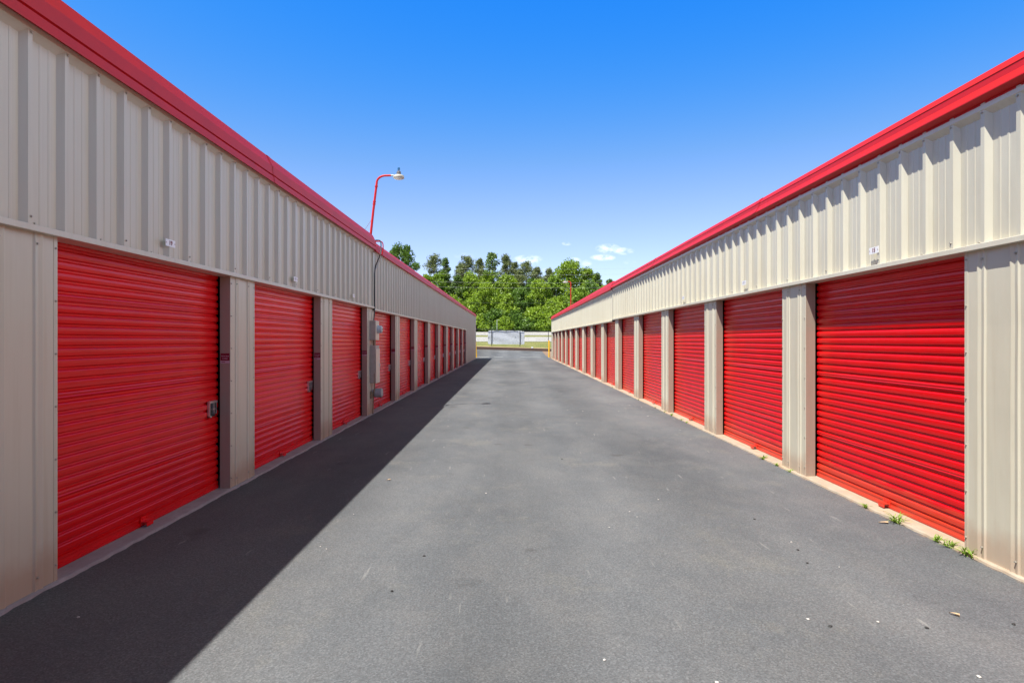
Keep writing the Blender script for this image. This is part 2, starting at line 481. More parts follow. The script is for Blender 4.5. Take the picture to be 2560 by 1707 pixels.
    def sticker(pil, ya, zc):
        """maroon decal on the jamb that faces the camera"""
        def J(p0, p1, z0, z1, o): return [W(p0, ya-o, z0), W(p1, ya-o, z0), W(p1, ya-o, z1), W(p0, ya-o, z1)]
        b = MB(); b.quad(*J(-.098, -.004, zc-.026, zc+.05, .0015))
        s = b.build('sticker', M_STICK, pil)
        b = MB(); b.quad(*J(-.098, -.004, zc-.052, zc-.028, .0015), 0)
        b.quad(*J(-.090, -.050, zc-.044, zc-.037, .0022), 1)
        b.build('sticker', [M_STICKW, M_STICK], pil)
        return s

    pils = []
    for k in range(k0, n_open):
        ya = first_y + k*BAY; yb = ya + OPEN
        if yb < y_end:
            zt = hdr_z if yb < joint_y else hdr_z - far_drop
            door(ya, zt)
            pe = min(yb + BAY - OPEN, y_end) if not (k == n_open-1) else min(yb+.61, y_end)
            pl = pillar(yb, pe, zt+.01, k, yb < 16)
            pils.append((k, yb, pl))
            if side < 0 and k >= 0:
                sticker(pl, yb, (1.36, 1.30, 1.28)[k % 3] if k < 3 else 1.27 + .02*((k*7) % 3))
    # number plates over the first doors
    for (yc, txt, zc) in plates:
        b = MB(); x0, y0, z0 = W(.040, yc-.072, zc-.030); x1, y1, z1 = W(.044, yc+.072, zc+.030)
        b.box(min(x0,x1), max(x0,x1), y0, y1, z0, z1)
        b.box(*sorted((W(.044,0,0)[0], W(.046,0,0)[0])), yc-oy-.066, yc-oy-.060, z0+.027, z0+.033, 1)
        b.box(*sorted((W(.044,0,0)[0], W(.046,0,0)[0])), yc-oy+.060, yc-oy+.066, z0+.027, z0+.033, 1)
        pl = b.build('number_plate', [M_WHITEP, M_INK], root)
        if txt:
            text_mesh('number', txt, .052, M_INK, pl, W(.0452, yc, zc), side)
        else:
            b = MB()
            for dy in (-.014, .012):
                xa = sorted((W(.044,0,0)[0], W(.0455,0,0)[0]))
                b.box(*xa, yc-oy+dy-.004, yc-oy+dy+.006, z0+.018, z0+.050)
            b.build('number', M_INK2, pl)

    # slab, with a broken edge where the asphalt meets it
    b = MB(); n = int((y_end+.2-Y0)/.06)
    rows = [[], [], [], []]
    for i in range(n+1):
        y = Y0 + (y_end+.15-Y0)*i/n
        e = .028 + .022*noise.noise((y*1.7, side*3, 0)) + .014*noise.noise((y*9, side*5, 1))
        zt = z_s + .003*noise.noise((y*6, side, 2))
        rows[0].append(W(e+.012, y, -.02)); rows[1].append(W(e, y, zt-.006)); rows[2].append(W(e-.012, y, zt)); rows[3].append(W(-.7, y, z_s))
    b.grid(rows)
    b.build('foundation', slab_m, root, flip=fl)
    # roof, back and end walls, dark inside
    b = MB(); D = 9.0
    tz2 = prof_far[-3][1]-.02
    for ra, rb, tz in ((Y0-.3, joint_y, top_z-.03), (joint_y, y_end+.06, tz2)):
        b = MB(); b.quad(W(.0, ra, tz), W(.0, rb, tz), W(-D, rb, tz+.33), W(-D, ra, tz+.33))
        b.build('roof', M_ROOF, root, flip=not fl)
    for yy in (Y0-.3, y_end):
        tz = top_z-.035 if yy < 0 else tz2-.005
        b = MB(); b.face([W(0, yy, .0), W(-D, yy, .0), W(-D, yy, tz+.33), W(0, yy, tz)])
        b.build('end_wall', M_TAN, root)
    b = MB(); b.quad(W(-D, Y0-.3, 0), W(-D, y_end, 0), W(-D, y_end, tz2+.33), W(-D, Y0-.3, top_z+.3))
    b.build('back_wall', M_TAN, root)
    b = MB(); up(b, [(y_end-.09, .002), (y_end-.09, .037), (y_end+.012, .037), (y_end+.012, -.08)], .02, prof_far[0][1]-.01)
    b.build('corner_trim', M_TRIM, root, flip=fl)
    b = MB(); b.quad(W(-.6, Y0-.3, 0), W(-.6, y_end, 0), W(-.6, y_end, 3.1), W(-.6, Y0-.3, 3.1))
    b.build('dark_backing', M_DARK, root)  # near-black sheet, stands in for the unlit space behind the doors
    return root, pils, W

def text_mesh(name, txt, size, m, parent, loc, side, face='aisle', depth=.0006):
    cu = bpy.data.curves.new(name, 'FONT'); cu.body = txt; cu.size = size; cu.align_x = 'CENTER'; cu.align_y = 'CENTER'; cu.extrude = depth; cu.offset = size*.02
    t = bpy.data.objects.new(name, cu); col.objects.link(t)
    dg = bpy.context.evaluated_depsgraph_get()
    me = bpy.data.meshes.new_from_object(t.evaluated_get(dg))
    col.objects.unlink(t); bpy.data.objects.remove(t)
    me.name = name; me.materials.clear(); me.materials.append(m)
    o = bpy.data.objects.new(name, me); col.objects.link(o); o.parent = parent; o.location = loc
    if face == 'aisle': o.rotation_euler = (math.pi/2, 0, math.pi/2 if side < 0 else -math.pi/2)
    else: o.rotation_euler = (math.pi/2, 0, 0)
    return o

# eave profiles: (out of the wall plane, height), from the bottom lip up
PL_NEAR = [(.034, 3.425), (.034, 3.437), (.104, 3.402), (.104, 3.410), (.094, 3.474), (.068, 3.480), (.068, 3.490), (.086, 3.498), (.078, 3.600), (.070, 3.606), (.010, 3.728), (-.10, 3.735), (-.10, 3.43)]
PL_FAR = [(.034, 3.400), (.090, 3.385), (.094, 3.395), (.060, 3.530), (.010, 3.610), (-.10, 3.62), (-.10, 3.40)]
PR_NEAR = [(.034, 3.167), (.034, 3.190), (.106, 3.212), (.104, 3.222), (.060, 3.286), (.056, 3.332), (.060, 3.338), (.010, 3.406), (-.10, 3.412), (-.10, 3.18)]
PR_FAR = [(.034, 3.150), (.098, 3.170), (.100, 3.185), (.066, 3.330), (.060, 3.340), (.010, 3.440), (-.10, 3.445), (-.10, 3.15)]

left, left_pils, WL = storage_building(-1, XL, 3.976, 12, 50.6, 2.200, PL_NEAR, PL_FAR, 12.98, .04, M_SLAB_L,
    'long tan metal storage building in shade, plate 19 above its nearest red door', [(5.22, '19', 2.357), (8.25, '', 2.35), (11.30, '', 2.345)])
right, right_pils, WR = storage_building(1, XR, 4.535, 15, 50.6, 2.180, PR_NEAR, PR_FAR, 20.1, .045, M_SLAB_R,
    'long sunlit tan metal storage building, plate 15 above its nearest red door', [(5.60, '15', 2.352), (8.72, '', 2.345), (11.8, '', 2.34)])

# writing on the first jamb stickers
for k, ya, pl in left_pils:
    if 0 <= k < 3:
        zc = (1.36, 1.30, 1.28)[k % 3]
        st = [c for c in pl.children if c.name.startswith('sticker')]
        base = st[0]
        for t, dz, s in (("We're here", .020, .021), ("to help!", -.004, .021)):
            text_mesh('lettering', t, s*.82, M_STICKW, pl, WL(-.052, ya-.0022, zc+dz), -1, 'camera', .0002)

# ------------------------------------------------------------------ electric service on the left wall
def wl(p, y, z): return (-(XL-p), y, z)
r = empty('electric_cabinet', wl(0, 12.78, .66)); tag(r, 'tall tan electric cabinet on the wall, below the meter box', 'electric box')
o = r.location
b = MB(); b.box(0, .125, -.05, .31, 0, .77, 0, .008); b.build('cabinet_box', M_BOXP, r)
b = MB(); b.box(.125, .137, -.055, .315, -.005, .70, 0, .004); b.build('cabinet_door', M_TRIM, r)
b = MB(); b.box(.137, .150, .27, .29, .33, .40); b.build('door_catch', M_CHROME, r)
r = empty('meter_box', wl(0, 12.75, 1.54)); tag(r, 'upper tan meter box on the wall with a round electric meter', 'electric box')
b = MB(); b.box(0, .125, -.05, .28, 0, .40, 0, .008); b.build('meter_housing', M_BOXP, r)
b = MB(); b.box(.125, .135, -.05, .28, .0, .395, 0, .004); b.build('meter_cover', M_TRIM, r)
b = MB()
rows = []
for h, rr in ((.135, .085), (.150, .085), (.152, .076), (.205, .074), (.225, .066), (.23, .05)):
    rows.append([(h, .14+rr*math.cos(t*math.pi/10), .225+rr*math.sin(t*math.pi/10)) for t in range(20)])
b.grid(rows, 0, True); b.face(rows[-1]); mt = b.build('meter', M_GLASSY, r, smooth=True)
b = MB(); b.box(.229, .234, .12, .16, .21, .24); b.build('dial', M_BLACK, mt)
r = empty('junction_box', wl(0, 12.78, .33)); tag(r, 'round grey junction can low on the wall among rusty conduits', 'electric box')
rows = []
b = MB()
for h, rr in ((.02, .07), (.10, .095), (.22, .095), (.23, .075)):
    rows.append([(h, .12+rr*math.cos(t*math.pi/9), .12+rr*math.sin(t*math.pi/9)) for t in range(18)])
b.grid(rows, 0, True); b.face(rows[-1]); b.build('can', M_GREY, r, smooth=False)
b = MB(); b.box(0, .05, -.06, .02, .02, .16, 0, .006); b.build('bracket', M_RUST, r)
def tube_thing(name, m, pts, rad, label, cat, group=None, n=8):
    b = MB(); b.tube(pts, rad, n); return tag(b.build(name, m, None, smooth=True), label, cat, group)
tube_thing('conduit', M_RUST, [wl(.07, 12.86, 1.55), wl(.07, 12.86, 1.42)], .032, 'short wide tan pipe joining the two boxes', 'pipe')
tube_thing('conduit', M_RUST, [wl(.10, 12.74, .86), wl(.10, 12.74, .55), wl(.07, 12.80, .46), wl(.05, 12.86, .34), wl(.04, 12.87, .02)], .013, 'thin rusty pipe running down in front of the cabinet to the ground', 'pipe')
tube_thing('conduit', M_RUST, [wl(.05, 12.98, .66), wl(.06, 12.95, .56), wl(.06, 12.88, .50), wl(.06, 12.82, .44), wl(.05, 12.70, .42)], .011, 'bent rusty pipe from cabinet bottom crossing to the junction can', 'pipe')
def bez(pts, n=24):
    pts = [Vector(p) for p in pts]; out = []
    for i in range(len(pts)-1):
        p0 = pts[max(i-1,0)]; p1 = pts[i]; p2 = pts[i+1]; p3 = pts[min(i+2, len(pts)-1)]
        for s in range(n//(len(pts)-1)+1):
            t = s/(n//(len(pts)-1)+1)
            out.append(tuple(.5*((2*p1)+(-p0+p2)*t+(2*p0-5*p1+4*p2-p3)*t*t+(-p0+3*p1-3*p2+p3)*t**3)))
    out.append(tuple(pts[-1])); return out
tube_thing('cable', M_BLACK, bez([wl(-.05, 13.30, 3.66), wl(.10, 13.28, 3.66), wl(.13, 13.24, 3.50), wl(.12, 13.14, 3.30), wl(.06, 13.0, 3.05), wl(.05, 12.99, 2.7), wl(.05, 12.98, 2.2), wl(.06, 12.86, 1.93)], 42), .012, 'black cable hanging over the red eave and down the wall', 'cable')
tube_thing('cable', M_REDPOLE, bez([wl(-.05, 13.4, 3.66), wl(.10, 13.45, 3.66), wl(.13, 13.46, 3.55), wl(.11, 13.46, 3.36)], 18), .012, 'short red cable looped over the eave beside the black one', 'cable')
tube_thing('cable', M_GREY, bez([wl(.11, 13.46, 3.36), wl(.08, 13.40, 3.28), wl(.06, 13.2, 3.12), wl(.06, 13.02, 3.02)], 18), .007, 'thin grey wire slanting from red cable to the black cable', 'cable')

# ------------------------------------------------------------------ roof lamps
def roof_lamp(loc, sgn, lean, h, reach, hs, label):
    r = empty('roof_lamp', loc); tag(r, label, 'lamp')
    pts = [(0, 0, -.1), (sgn*lean*.5, 0, h*.5)]
    pts += [(sgn*lean, 0, h)]
    rad = reach*.62
    for i in range(1, 9):
        a = i/8*math.radians(86)
        pts.append((sgn*(lean + rad*(1-math.cos(a))), 0, h + rad*math.sin(a)*.78))
    pts.append((sgn*(lean+reach), 0, pts[-1][2] + .004))
    b = MB(); b.tube(pts, [.027, .026, .024] + [.022]*9, 12); b.build('pole', M_REDPOLE, r, smooth=True)
    b = MB()
    for t in (.62, .66, .93):
        z = h*t; b.tube([(sgn*lean*t, 0, z-.012), (sgn*lean*t, 0, z+.012)], .034, 12)
    b.build('clamp', M_REDPOLE, r)
    ze = pts[-1][2]; xe = sgn*(lean+reach)
    b = MB(); b.tube([(xe-sgn*.01, 0, ze), (xe+sgn*.06, 0, ze)], .020, 10); b.build('coupling', M_GREY, r)
    hd = MB(); hx = xe + sgn*.165
    hd.lathe((hx, 0, ze), [(.108*hs, -.062), (.116*hs, -.058), (.112*hs, -.008), (.08*hs, .008), (.045, .012)], 24)
    head = hd.build('lamp_head', simple('lamp_enamel', (.46, .44, .36), .4), r, smooth=True)
    b = MB(); b.lathe((hx, 0, ze-.062), [(.05, -.026), (.098*hs, -.010), (.102*hs, 0.0), (.02, .001)], 24)
    b.build('lens', simple('lamp_lens', (.6, .6, .55), .15), head, smooth=True)
    b = MB(); b.lathe((hx, 0, ze+.012), [(.048, 0), (.048, .045), (.042, .055), (.042, .072), (.028, .082)], 18); b.build('ballast', simple('dark_ballast', (.10, .10, .11), .45), head)
    b = MB(); b.lathe((hx, 0, ze+.112), [(.026, 0), (.026, .045), (.018, .055)], 14); b.build('photocell', simple('blue_cap', (.02, .10, .22), .3), head)
    return r
r = roof_lamp((-3.0, 13.2, 3.68), 1, .15, 1.20, .30, 1.0, 'red gooseneck lamp leaning over the shaded left roof edge')
b = MB(); b.tube([(.05, 0, .43), (-.45, .55, -.02)], .007, 6); b.build('brace', M_GREY, r)
r = roof_lamp((3.40, 35.5, 3.42), -1, .0, 1.36, .16, 1.15, 'smaller distant red gooseneck lamp on the right roof before the trees')
b = MB(); b.tube([(.02, 0, .40), (.20, .15, .04)], .012, 6); b.build('brace', M_REDPOLE, r)

# ------------------------------------------------------------------ bollards
def bollard(x, y, h, lean, label):
    r = empty('bollard', (x, y, -.02)); tag(r, label, 'bollard', 'yellow bollards at the building corners')
    b = MB(); n = 18; R = .066
    prof = [(R, 0), (R, h-.03), (R*.9, h-.012), (R*.6, h), (.01, h+.006)]
    rows = [[(lean*z + rr*math.cos(t*2*math.pi/n), rr*math.sin(t*2*math.pi/n), z) for t in range(n)] for rr, z in prof]
    b.grid(rows, 0, True); b.build('post', M_YEL, r, smooth=True)
    b = MB(); b.lathe((0, 0, .015), [(R+.05, 0), (R+.045, .012), (R, .016)], 18); b.build('base_collar', M_SLAB_L, r)
bollard(-3.02, 54.2, 1.46, -.06, 'leaning yellow bollard at the far corner of the shaded left building')
bollard(3.28, 54.0, 1.50, .0, 'upright yellow bollard at the far corner of the sunlit right building')

# ------------------------------------------------------------------ timber edging, fence, banner, pole
b = MB()
for cse in range(2):
    x = -26 + cse*1.1
    while x < 26:
        L = 2.4 + .05*random.random(); j = .02*(random.random()-.5)
        z0 = cse*.145
        x0, x1 = x, x+L-.012
        for (xa, xb) in ((x0, (x0+x1)/2), ((x0+x1)/2, x1)):
            za, zb = drive_z(xa, 66)+z0, drive_z(xb, 66)+z0
            n = len(b.v)
            b.v += [(xa, 65.88+j, za-.03), (xb, 65.88+j, zb-.03), (xb, 66.1, zb-.03), (xa, 66.1, za-.03), (xa, 65.89+j, za+.142), (xb, 65.89+j, zb+.142), (xb, 66.1, zb+.142), (xa, 66.1, za+.142)]
            for f in ((0,1,5,4), (1,2,6,5), (2,3,7,6), (3,0,4,7), (4,5,6,7)): b.f.append(tuple(n+i for i in f)); b.m.append(0)
        x += L
tag(b.build('timber_edging', M_TIMBER), 'low dark timber edging between the asphalt and grass bank', 'edging')
b = MB(); b.box(-.10, .10, -.07, .07, 0, .12, 0, .015)
o = b.build('utility_cap', M_WHITEP); xx = (1330.6-CX)*66/F
o.location = (xx, 65.98, drive_z(xx, 66)+.287); tag(o, 'small white cap sitting on top of the timber edging', 'box')

fr = empty('chain_link_fence', (0, 68, .8)); tag(fr, 'black chain-link fence on the grass bank beyond the driveway', 'fence')
def fz(x): return ground_z(x, 68)
px_posts = [(1229-CX)*68/F + 3.1*k for k in range(-6, 8)]
for x in px_posts:
    b = MB(); b.tube([(x, 0, fz(x)-.9), (x, 0, fz(x)+.99)], .034, 8); b.lathe((x, 0, fz(x)+.99), [(.038, 0), (.036, .03), (.012, .045)], 8)
    b.build('fence_post', M_FENCE, fr)
b = MB(); b.tube([(x, -.0, fz(x)-.8+1.79) for x in px_posts], .024, 8); b.build('top_rail', M_FENCE, fr)
b = MB()
x0, x1 = px_posts[0], px_posts[-1]; st = .09
k = x0 - 1.8
while k < x1:
    for d in (1, -1):
        xa = k if d > 0 else k+1.8
        t0, t1 = 0.0, 1.8
        xb = xa + d*1.8
        if min(xa, xb) > x0 and max(xa, xb) < x1:
            za, zb = fz(xa)-.8, fz(xb)-.8
            b.quad((xa-.0025, .03, za+.02), (xa+.0025, .03, za+.02), (xb+.0025, .03, zb+1.77), (xb-.0025, .03, zb+1.77))
    k += st
b.build('wire_mesh', M_FENCE, fr)

# banner tied to the outside of the fence, seen from behind
r = empty('banner', (-.55, 68.09, 1.78)); tag(r, 'large blank white banner tied to the fence, back facing the aisle', 'banner')
b = MB(); nx, nz = 28, 12; W2, H2 = 2.0, .74
for dy in (0, .008):
    rows = []
    for j in range(nz+1):
        v = -1 + 2*j/nz; row = []
        for i in range(nx+1):
            u = -1 + 2*i/nx
            uu = u; sx = W2
            cut = max(0, abs(v)-.82)/.18
            xx = u*sx*(1 - .022*cut*cut)
            sag = -.018*math.cos(u*math.pi*4.0)*max(0, v) - .03*u*(1)
            yy = .018*math.sin(u*7+v*2) + .012*math.sin(v*5+u*3) + dy
            row.append((xx, yy, v*H2 + sag - .03*max(0, abs(u)-.93)/.07*v))
        rows.append(row)
    b.grid(rows)
b.build('cloth', M_BANNER, r, smooth=True)
for u, v in ((-.95, .9), (-.45, .9), (.0, .9), (.48, .9), (.60, .9), (.9, .9), (.5, .1), (-.97, .05), (.97, .1)):
    b = MB(); b.box(u*W2-.05, u*W2+.05, -.05, -.025, v*H2-.035, v*H2+.03, 0, .01); b.build('tie', M_GREY, r)
x, z = pix(1242.5, 799, 72)
b = MB(); b.tube([(0, 0, 0), (0, 0, z-ground_z(x, 72))], .035, 10); b.box(-.02, .30, -.02, .02, z-ground_z(x,72)-.05, z-ground_z(x,72)-.02)
o = b.build('sign_pole', M_GREY); o.location = (x, 72, ground_z(x, 72)); tag(o, 'thin grey pole standing behind the white banner', 'pole')

# power lines along the road
for i, (py, dy, lab) in enumerate(((674, 0, 'highest of the pale power lines crossing before the trees'), (687.5, .3, 'second power line down, crossing the pine trunks'),
                        (707, .6, 'third power line down, level with the right roof lamp head'), (720, .3, 'fourth power line down, just above the tops of the leafy bushes'), (758, 0, 'lowest dark cable crossing in front of the leafy bushes'))):
    Y = 94; z = EYE + (CY-py)*Y/F
    b = MB(); b.tube([(x, Y+dy, z + .0009*(x-5)**2 + .002*x) for x in range(-40, 41, 5)], .008 if i < 4 else .012, 5)
    tag(b.build('power_line', M_WIRE if i < 4 else M_FENCE), lab, 'cable', 'power lines above the road')

# ------------------------------------------------------------------ trees
L_BRIGHT = leaf_mat('bright_leaf', (.080, .15, .010), (.28, .43, .034), .32)
L_MID = leaf_mat('mid_leaf', (.050, .110, .012), (.16, .28, .035), .3)
L_LIME = leaf_mat('lime_leaf', (.115, .205, .012), (.35, .49, .038), .35)
L_PINE = leaf_mat('pine_needle', (.065, .095, .030), (.25, .29, .10), .2)
L_POPLAR = leaf_mat('poplar_leaf', (.065, .125, .025), (.20, .30, .07), .3)

def leaf_quad(b, c, s, asp=1.0, upb=.5):
    n = Vector((random.gauss(0,1), random.gauss(0,1)-.25, random.gauss(0,1)+upb)).normalized()
    a = n.orthogonal().normalized(); 
    ang = random.random()*math.pi; bb = n.cross(a)
    u = (a*math.cos(ang)+bb*math.sin(ang))*s; w = n.cross(u).normalized()*s*asp
    k = n*(s*.25)
    c = Vector(c)
    b.face([tuple(c-u), tuple(c-u*.1+w*.62-k), tuple(c+u), tuple(c-u*.1-w*.62-k)])

def tree(px, top, hw, Y, kind, label, group, name):
    X = (px-CX)*Y/F; zb = ground_z(X, Y); zt = EYE+(CY-top)*Y/F
    H = zt - zb; R = hw*Y/F
    r = empty(name, (X, Y, zb)); tag(r, label, 'tree', group)
    rs = random.Random(int(px*13+top*7)); random.seed(int(px*31+top))
    b = MB(); trunk = MB()
    lean = (rs.uniform(-.3,.3), rs.uniform(-.2,.2))
    def axis(t): return Vector((lean[0]*t*t, lean[1]*t*t, H*t))
    tr = .016*H if kind != 'bush' else .02*H
    trunk.tube([tuple(axis(t)+Vector((.05*math.sin(t*9+px), .04*math.cos(t*7), 0))) for t in (0, .15, .3, .5, .7, .85, .96)], [tr*1.25, tr, tr*.9, tr*.72, tr*.5, tr*.3, tr*.12], 7)
    clumps = []
    if kind == 'pine':
        nb = int(44 + H*1.6); t0 = .26
        for i in range(nb):
            t = t0 + (1-t0)*(i+rs.random())/nb
            env = (1.0-((t-t0)/(1-t0))**1.8)*.85+.16
            if t < t0+.18: env *= .55 + rs.random()*.4
            a = rs.random()*6.283; d = R*env*rs.uniform(.45, 1.08)
            p0 = axis(t); p1 = p0 + Vector((math.cos(a)*d, math.sin(a)*d, d*rs.uniform(.05, .45)))
            trunk.tube([tuple(p0), tuple((p0+p1)/2 + Vector((0,0,-.05*d))), tuple(p1)], [tr*.26, tr*.18, tr*.06], 5, cap=False)
            for q in (1.0, .72):
                if q < 1 and rs.random() < .35: continue
                c = p0.lerp(p1, q); clumps.append((c, rs.uniform(.45, .85)*(.60+.13*R), 62))
        clumps.append((axis(.97), .5, 60)); clumps.append((axis(.92), .75, 70)); clumps.append((axis(.86), .9, 80))
        lf, asp, sz, flat = L_PINE, .30, (.18, .36), .7
    else:
        nb = {'tall': 66, 'bush': 80, 'round': 88}[kind]
        t0 = {'tall': .18, 'bush': .02, 'round': .10}[kind]
        for i in range(nb):
            t = t0 + (1-t0)*(i+rs.random())/nb*.97
            s = (t-t0)/(1-t0)
            if kind == 'tall': env = (math.sin(math.pi*min(1, s*.86+.14))**.8)
            elif kind == 'bush': env = (1-s**2.6)**.6
            else: env = max(.12, math.sin(math.pi*min(.98, s*.72+.26))**.6)
            a = rs.random()*6.283; d = R*env*math.sqrt(rs.random())*1.0
            p0 = axis(max(.05, t-.12)); p1 = axis(t) + Vector((math.cos(a)*d, math.sin(a)*d, rs.uniform(-.2,.35)))
            if i % 3 == 0: trunk.tube([tuple(p0), tuple(p0.lerp(p1,.5)+Vector((0,0,.1))), tuple(p1)], [tr*.35, tr*.22, tr*.06], 5, cap=False)
            clumps.append((p1, rs.uniform(.55, 1.0)*(.34+.20*R), 62 if kind != 'tall' else 50))
        for q in range(4):
            clumps.append((axis(.95)+Vector((rs.uniform(-.3,.3)*R, 0, rs.uniform(-.4, .3))), .42+.08*R, 40))
        lf = {'tall': L_POPLAR, 'bush': (L_BRIGHT, L_MID, L_LIME)[int(px) % 3], 'round': (L_BRIGHT, L_LIME, L_MID)[int(px) % 3]}[kind]
        asp, sz, flat = .8, (.15, .30), .8
    k_n = max(1.0, (R/2.9)**1.5) if kind != 'pine' else 1.0
    for c, cr, n in clumps:
        n = int(n*k_n)
        for _ in range(n):
            v = Vector((random.gauss(0,1), random.gauss(0,1), random.gauss(0,1)*flat)).normalized()*cr*(random.random()**.42)
            p = c + v
            if p.z < .05: p.z = .05 + random.random()*.3
            leaf_quad(b, p, random.uniform(*sz), asp, .55)
    b.build('crown', lf, r); trunk.build('trunk', M_BARK, r)
    return r

PINES = [(1085,640,36,138,'sparse round-topped pine above the left roof, most to the left of the pines'), (1148,664,26,141,'dark pine low between the pale slim tree and the broad dark pine'),
 (1167,644,34,136,'broad dark pine above the end of the left roof'), (1198,650,24,142,'narrow pine just left of the tallest leafy tree'), (1266,641,27,139,'open sparse pine just right of the tallest leafy tree'),
 (1286,658,20,142,'small pine crown between the open sparse pine and the dense dark pine'), (1318,657,36,134,'dense dark flat-topped pine in the middle of the treeline'), (1345,671,24,137,'dark pine on the right shoulder of the dense flat-topped pine'),
 (1370,675,24,143,'small ragged pine against the sky beside the big right-hand leafy tree'), (1213,690,34,132,'shaded pine under the tallest leafy tree'), (1300,692,38,131,'low wide pine below the dense flat-topped pine'),
 (1116,700,34,133,'low pine standing behind the left roof end'), (1345,712,34,131,'low dark pine behind the lime-green bushes'), (1250,706,30,135,'low pine between bushes and the open sparse pine'), (1178,715,34,132,'low pine behind the pale round bush')]
for px, top, hw, Y, lab in PINES: tree(px, top, hw*1.18, Y, 'pine', lab, 'pines behind the road', 'pine_tree')
TALL = [(1113,644,17,130,'slim pale green tree rising between two pines above the left roof'), (1232,629,30,130,'tallest leafy tree, mid green, at the centre of the treeline'), (1142,690,24,128,'slim green tree behind the left roof end'), (1494,682,18,128,'slim pointed tree beside the right roof edge'), (1522,698,14,128,'thin twiggy tree half hidden by the right roof edge')]
for px, top, hw, Y, lab in TALL: tree(px, top, hw, Y, 'tall', lab, 'leafy trees behind the road', 'slim_tree')
ROUND = [(1004,614,54,118,'bright green spreading tree above the left roof beside the red lamp'), (1060,690,40,119,'leafy tree behind the left roof beneath the sparse round-topped pine'), (1478,705,34,119,'leafy tree showing just above the right roof'), (1510,716,30,121,'low leafy tree at the edge of the right roof')]
for px, top, hw, Y, lab in ROUND: tree(px, top, hw, Y, 'round', lab, 'leafy trees behind the road', 'leafy_tree')
BUSH = [(1214,708,42,115,'pale green rounded bush rising over the end of the left roof'), (1265,738,36,114,'mid-sized bush right of the pale rounded bush'), (1303,724,40,115.5,'yellowish bush above the white banner'), (1346,704,42,116,'tall lime bush left of the right roof lamp'), (1440,722,42,115,'tall bush behind the right roof lamp pole'),
 (1178,752,40,113,'bush against the end of the left roof'), (1240,778,36,112,'low bush behind the thin grey pole'), (1288,784,34,112,'low bush above the middle of the banner'), (1334,775,38,112.5,'low bush above the right end of the banner'), (1385,752,40,114,'bush beside the end of the right building'),
 (1376,790,34,111.5,'low dark bush beside the far corner of the right building'), (1196,796,34,111.5,'low dark bush beside the far corner of the left building'), (1130,742,40,116,'bush showing over the left roof edge'), (1262,800,30,111,'lowest bush behind banner top edge'), (1318,802,28,111,'lowest bush with pale leaves right of the banner'), (1350,806,28,111,'lowest bush at the roadside near the right corner')]
BIG = [(1421,657,64,122,'big rounded bright green tree behind the right roof lamp'), (1463,671,38,125,'leafy tree on the right shoulder of the big rounded one'), (1386,694,44,120,'lime-green tree just left of the right roof lamp'),
 (1178,684,40,128,'mid green tree filling the gap under the broad dark pine'), (1268,690,44,128,'mid green tree below the open sparse pine'), (1098,684,40,129,'mid green tree below the sparse round-topped pine'), (1330,700,44,127,'mid green tree below the dense flat-topped pine'), (1226,682,36,129,'green tree beneath the tallest leafy tree')]
for px, top, hw, Y, lab in BIG: tree(px, top, hw, Y, 'bush', lab, 'leafy trees behind the road', 'leafy_tree')
for px, top, hw, Y, lab in BUSH: tree(px, top, hw, Y, 'bush', lab, 'bushes along the far side of the road', 'bush')

# ------------------------------------------------------------------ weeds, pebbles, dry leaves
def weed_mesh(seed, n, h, w):
    rs = random.Random(seed); b = MB()
    for i in range(n):
        a = rs.random()*6.283; L = h*rs.uniform(.3, .95); o = w*rs.uniform(.5, 1.7); wd = rs.uniform(.0025, .0055)
        bx, by = rs.uniform(-.25,.25)*w, rs.uniform(-.6,.6)*w
        rows = []
        for j in range(5):
            t = j/4; out = o*t**1.3; z = L*math.sin(t*math.pi*.62)
            ww = wd*(1-t**2)+.0006
            c = Vector((bx+math.cos(a)*out, by+math.sin(a)*out, z)); s = Vector((-math.sin(a), math.cos(a), 0))*ww
            rows.append([tuple(c-s), tuple(c+Vector((0,0,-ww*.5))), tuple(c+s)])
        b.grid(rows)
    return b
WEEDS = [(2420,1390,.11,'weed with upright blades at the corner of the near right wall panel'), (2373,1367,.085,'spiky weed on the sill just left of the near right wall panel'), (2350,1354,.075,'small spiky weed next to another on the nearest right sill'),
 (2248,1306,.12,'largest leafy weed, on the nearest right sill beyond the pull bracket'), (2168,1269,.07,'weed on the slab edge just beyond the nearest pull bracket'), (1988,1180,.06,'weed at foot of the first full pillar, near corner'),
 (1958,1164,.06,'weed at foot of the first full pillar, far corner'), (1924,1148,.09,'bright weed at the second right sill beside the first full pillar'), (1740,1057,.05,'weed in the middle of the second right sill'), (1722,1051,.055,'weed at the second right sill next to the mid-sill one'),
 (1694,1039,.075,'broad weed at the far end of second right sill'), (1678,1031,.06,'small weed at foot of the second full pillar'), (1656,1020,.05,'weed at the far foot of the second full pillar'), (1608,1000,.05,'weed on the third right sill'), (1540,969,.05,'tiny weed on the fourth right sill')]
for i, (px, py, h, lab) in enumerate(WEEDS):
    Y = EYE*F/(py-CY); X = (px-CX)*Y/F
    X = min(X, XR-.032)
    o = weed_mesh(i+3, 30 if h > .08 else 20, h*.7, h*.66).build('weed', M_WEED); o.location = (X, Y, .0)
    tag(o, lab, 'weed', 'weeds along the right slab edge')
def pebble(seed, r, m):
    rs = random.Random(seed); b = MB(); rows = []
    for i in range(5):
        ph = math.pi*(i+.35)/5.0
        rows.append([(r*math.sin(ph)*math.cos(t*6.283/7)*rs.uniform(.8,1.2)*1.3, r*math.sin(ph)*math.sin(t*6.283/7)*rs.uniform(.8,1.2), r*.6*(math.cos(ph)+.8)) for t in range(7)])
    b.grid(rows, 0, True); b.face(rows[0]); b.face(rows[-1][::-1])
    return b.build('pebble', m)
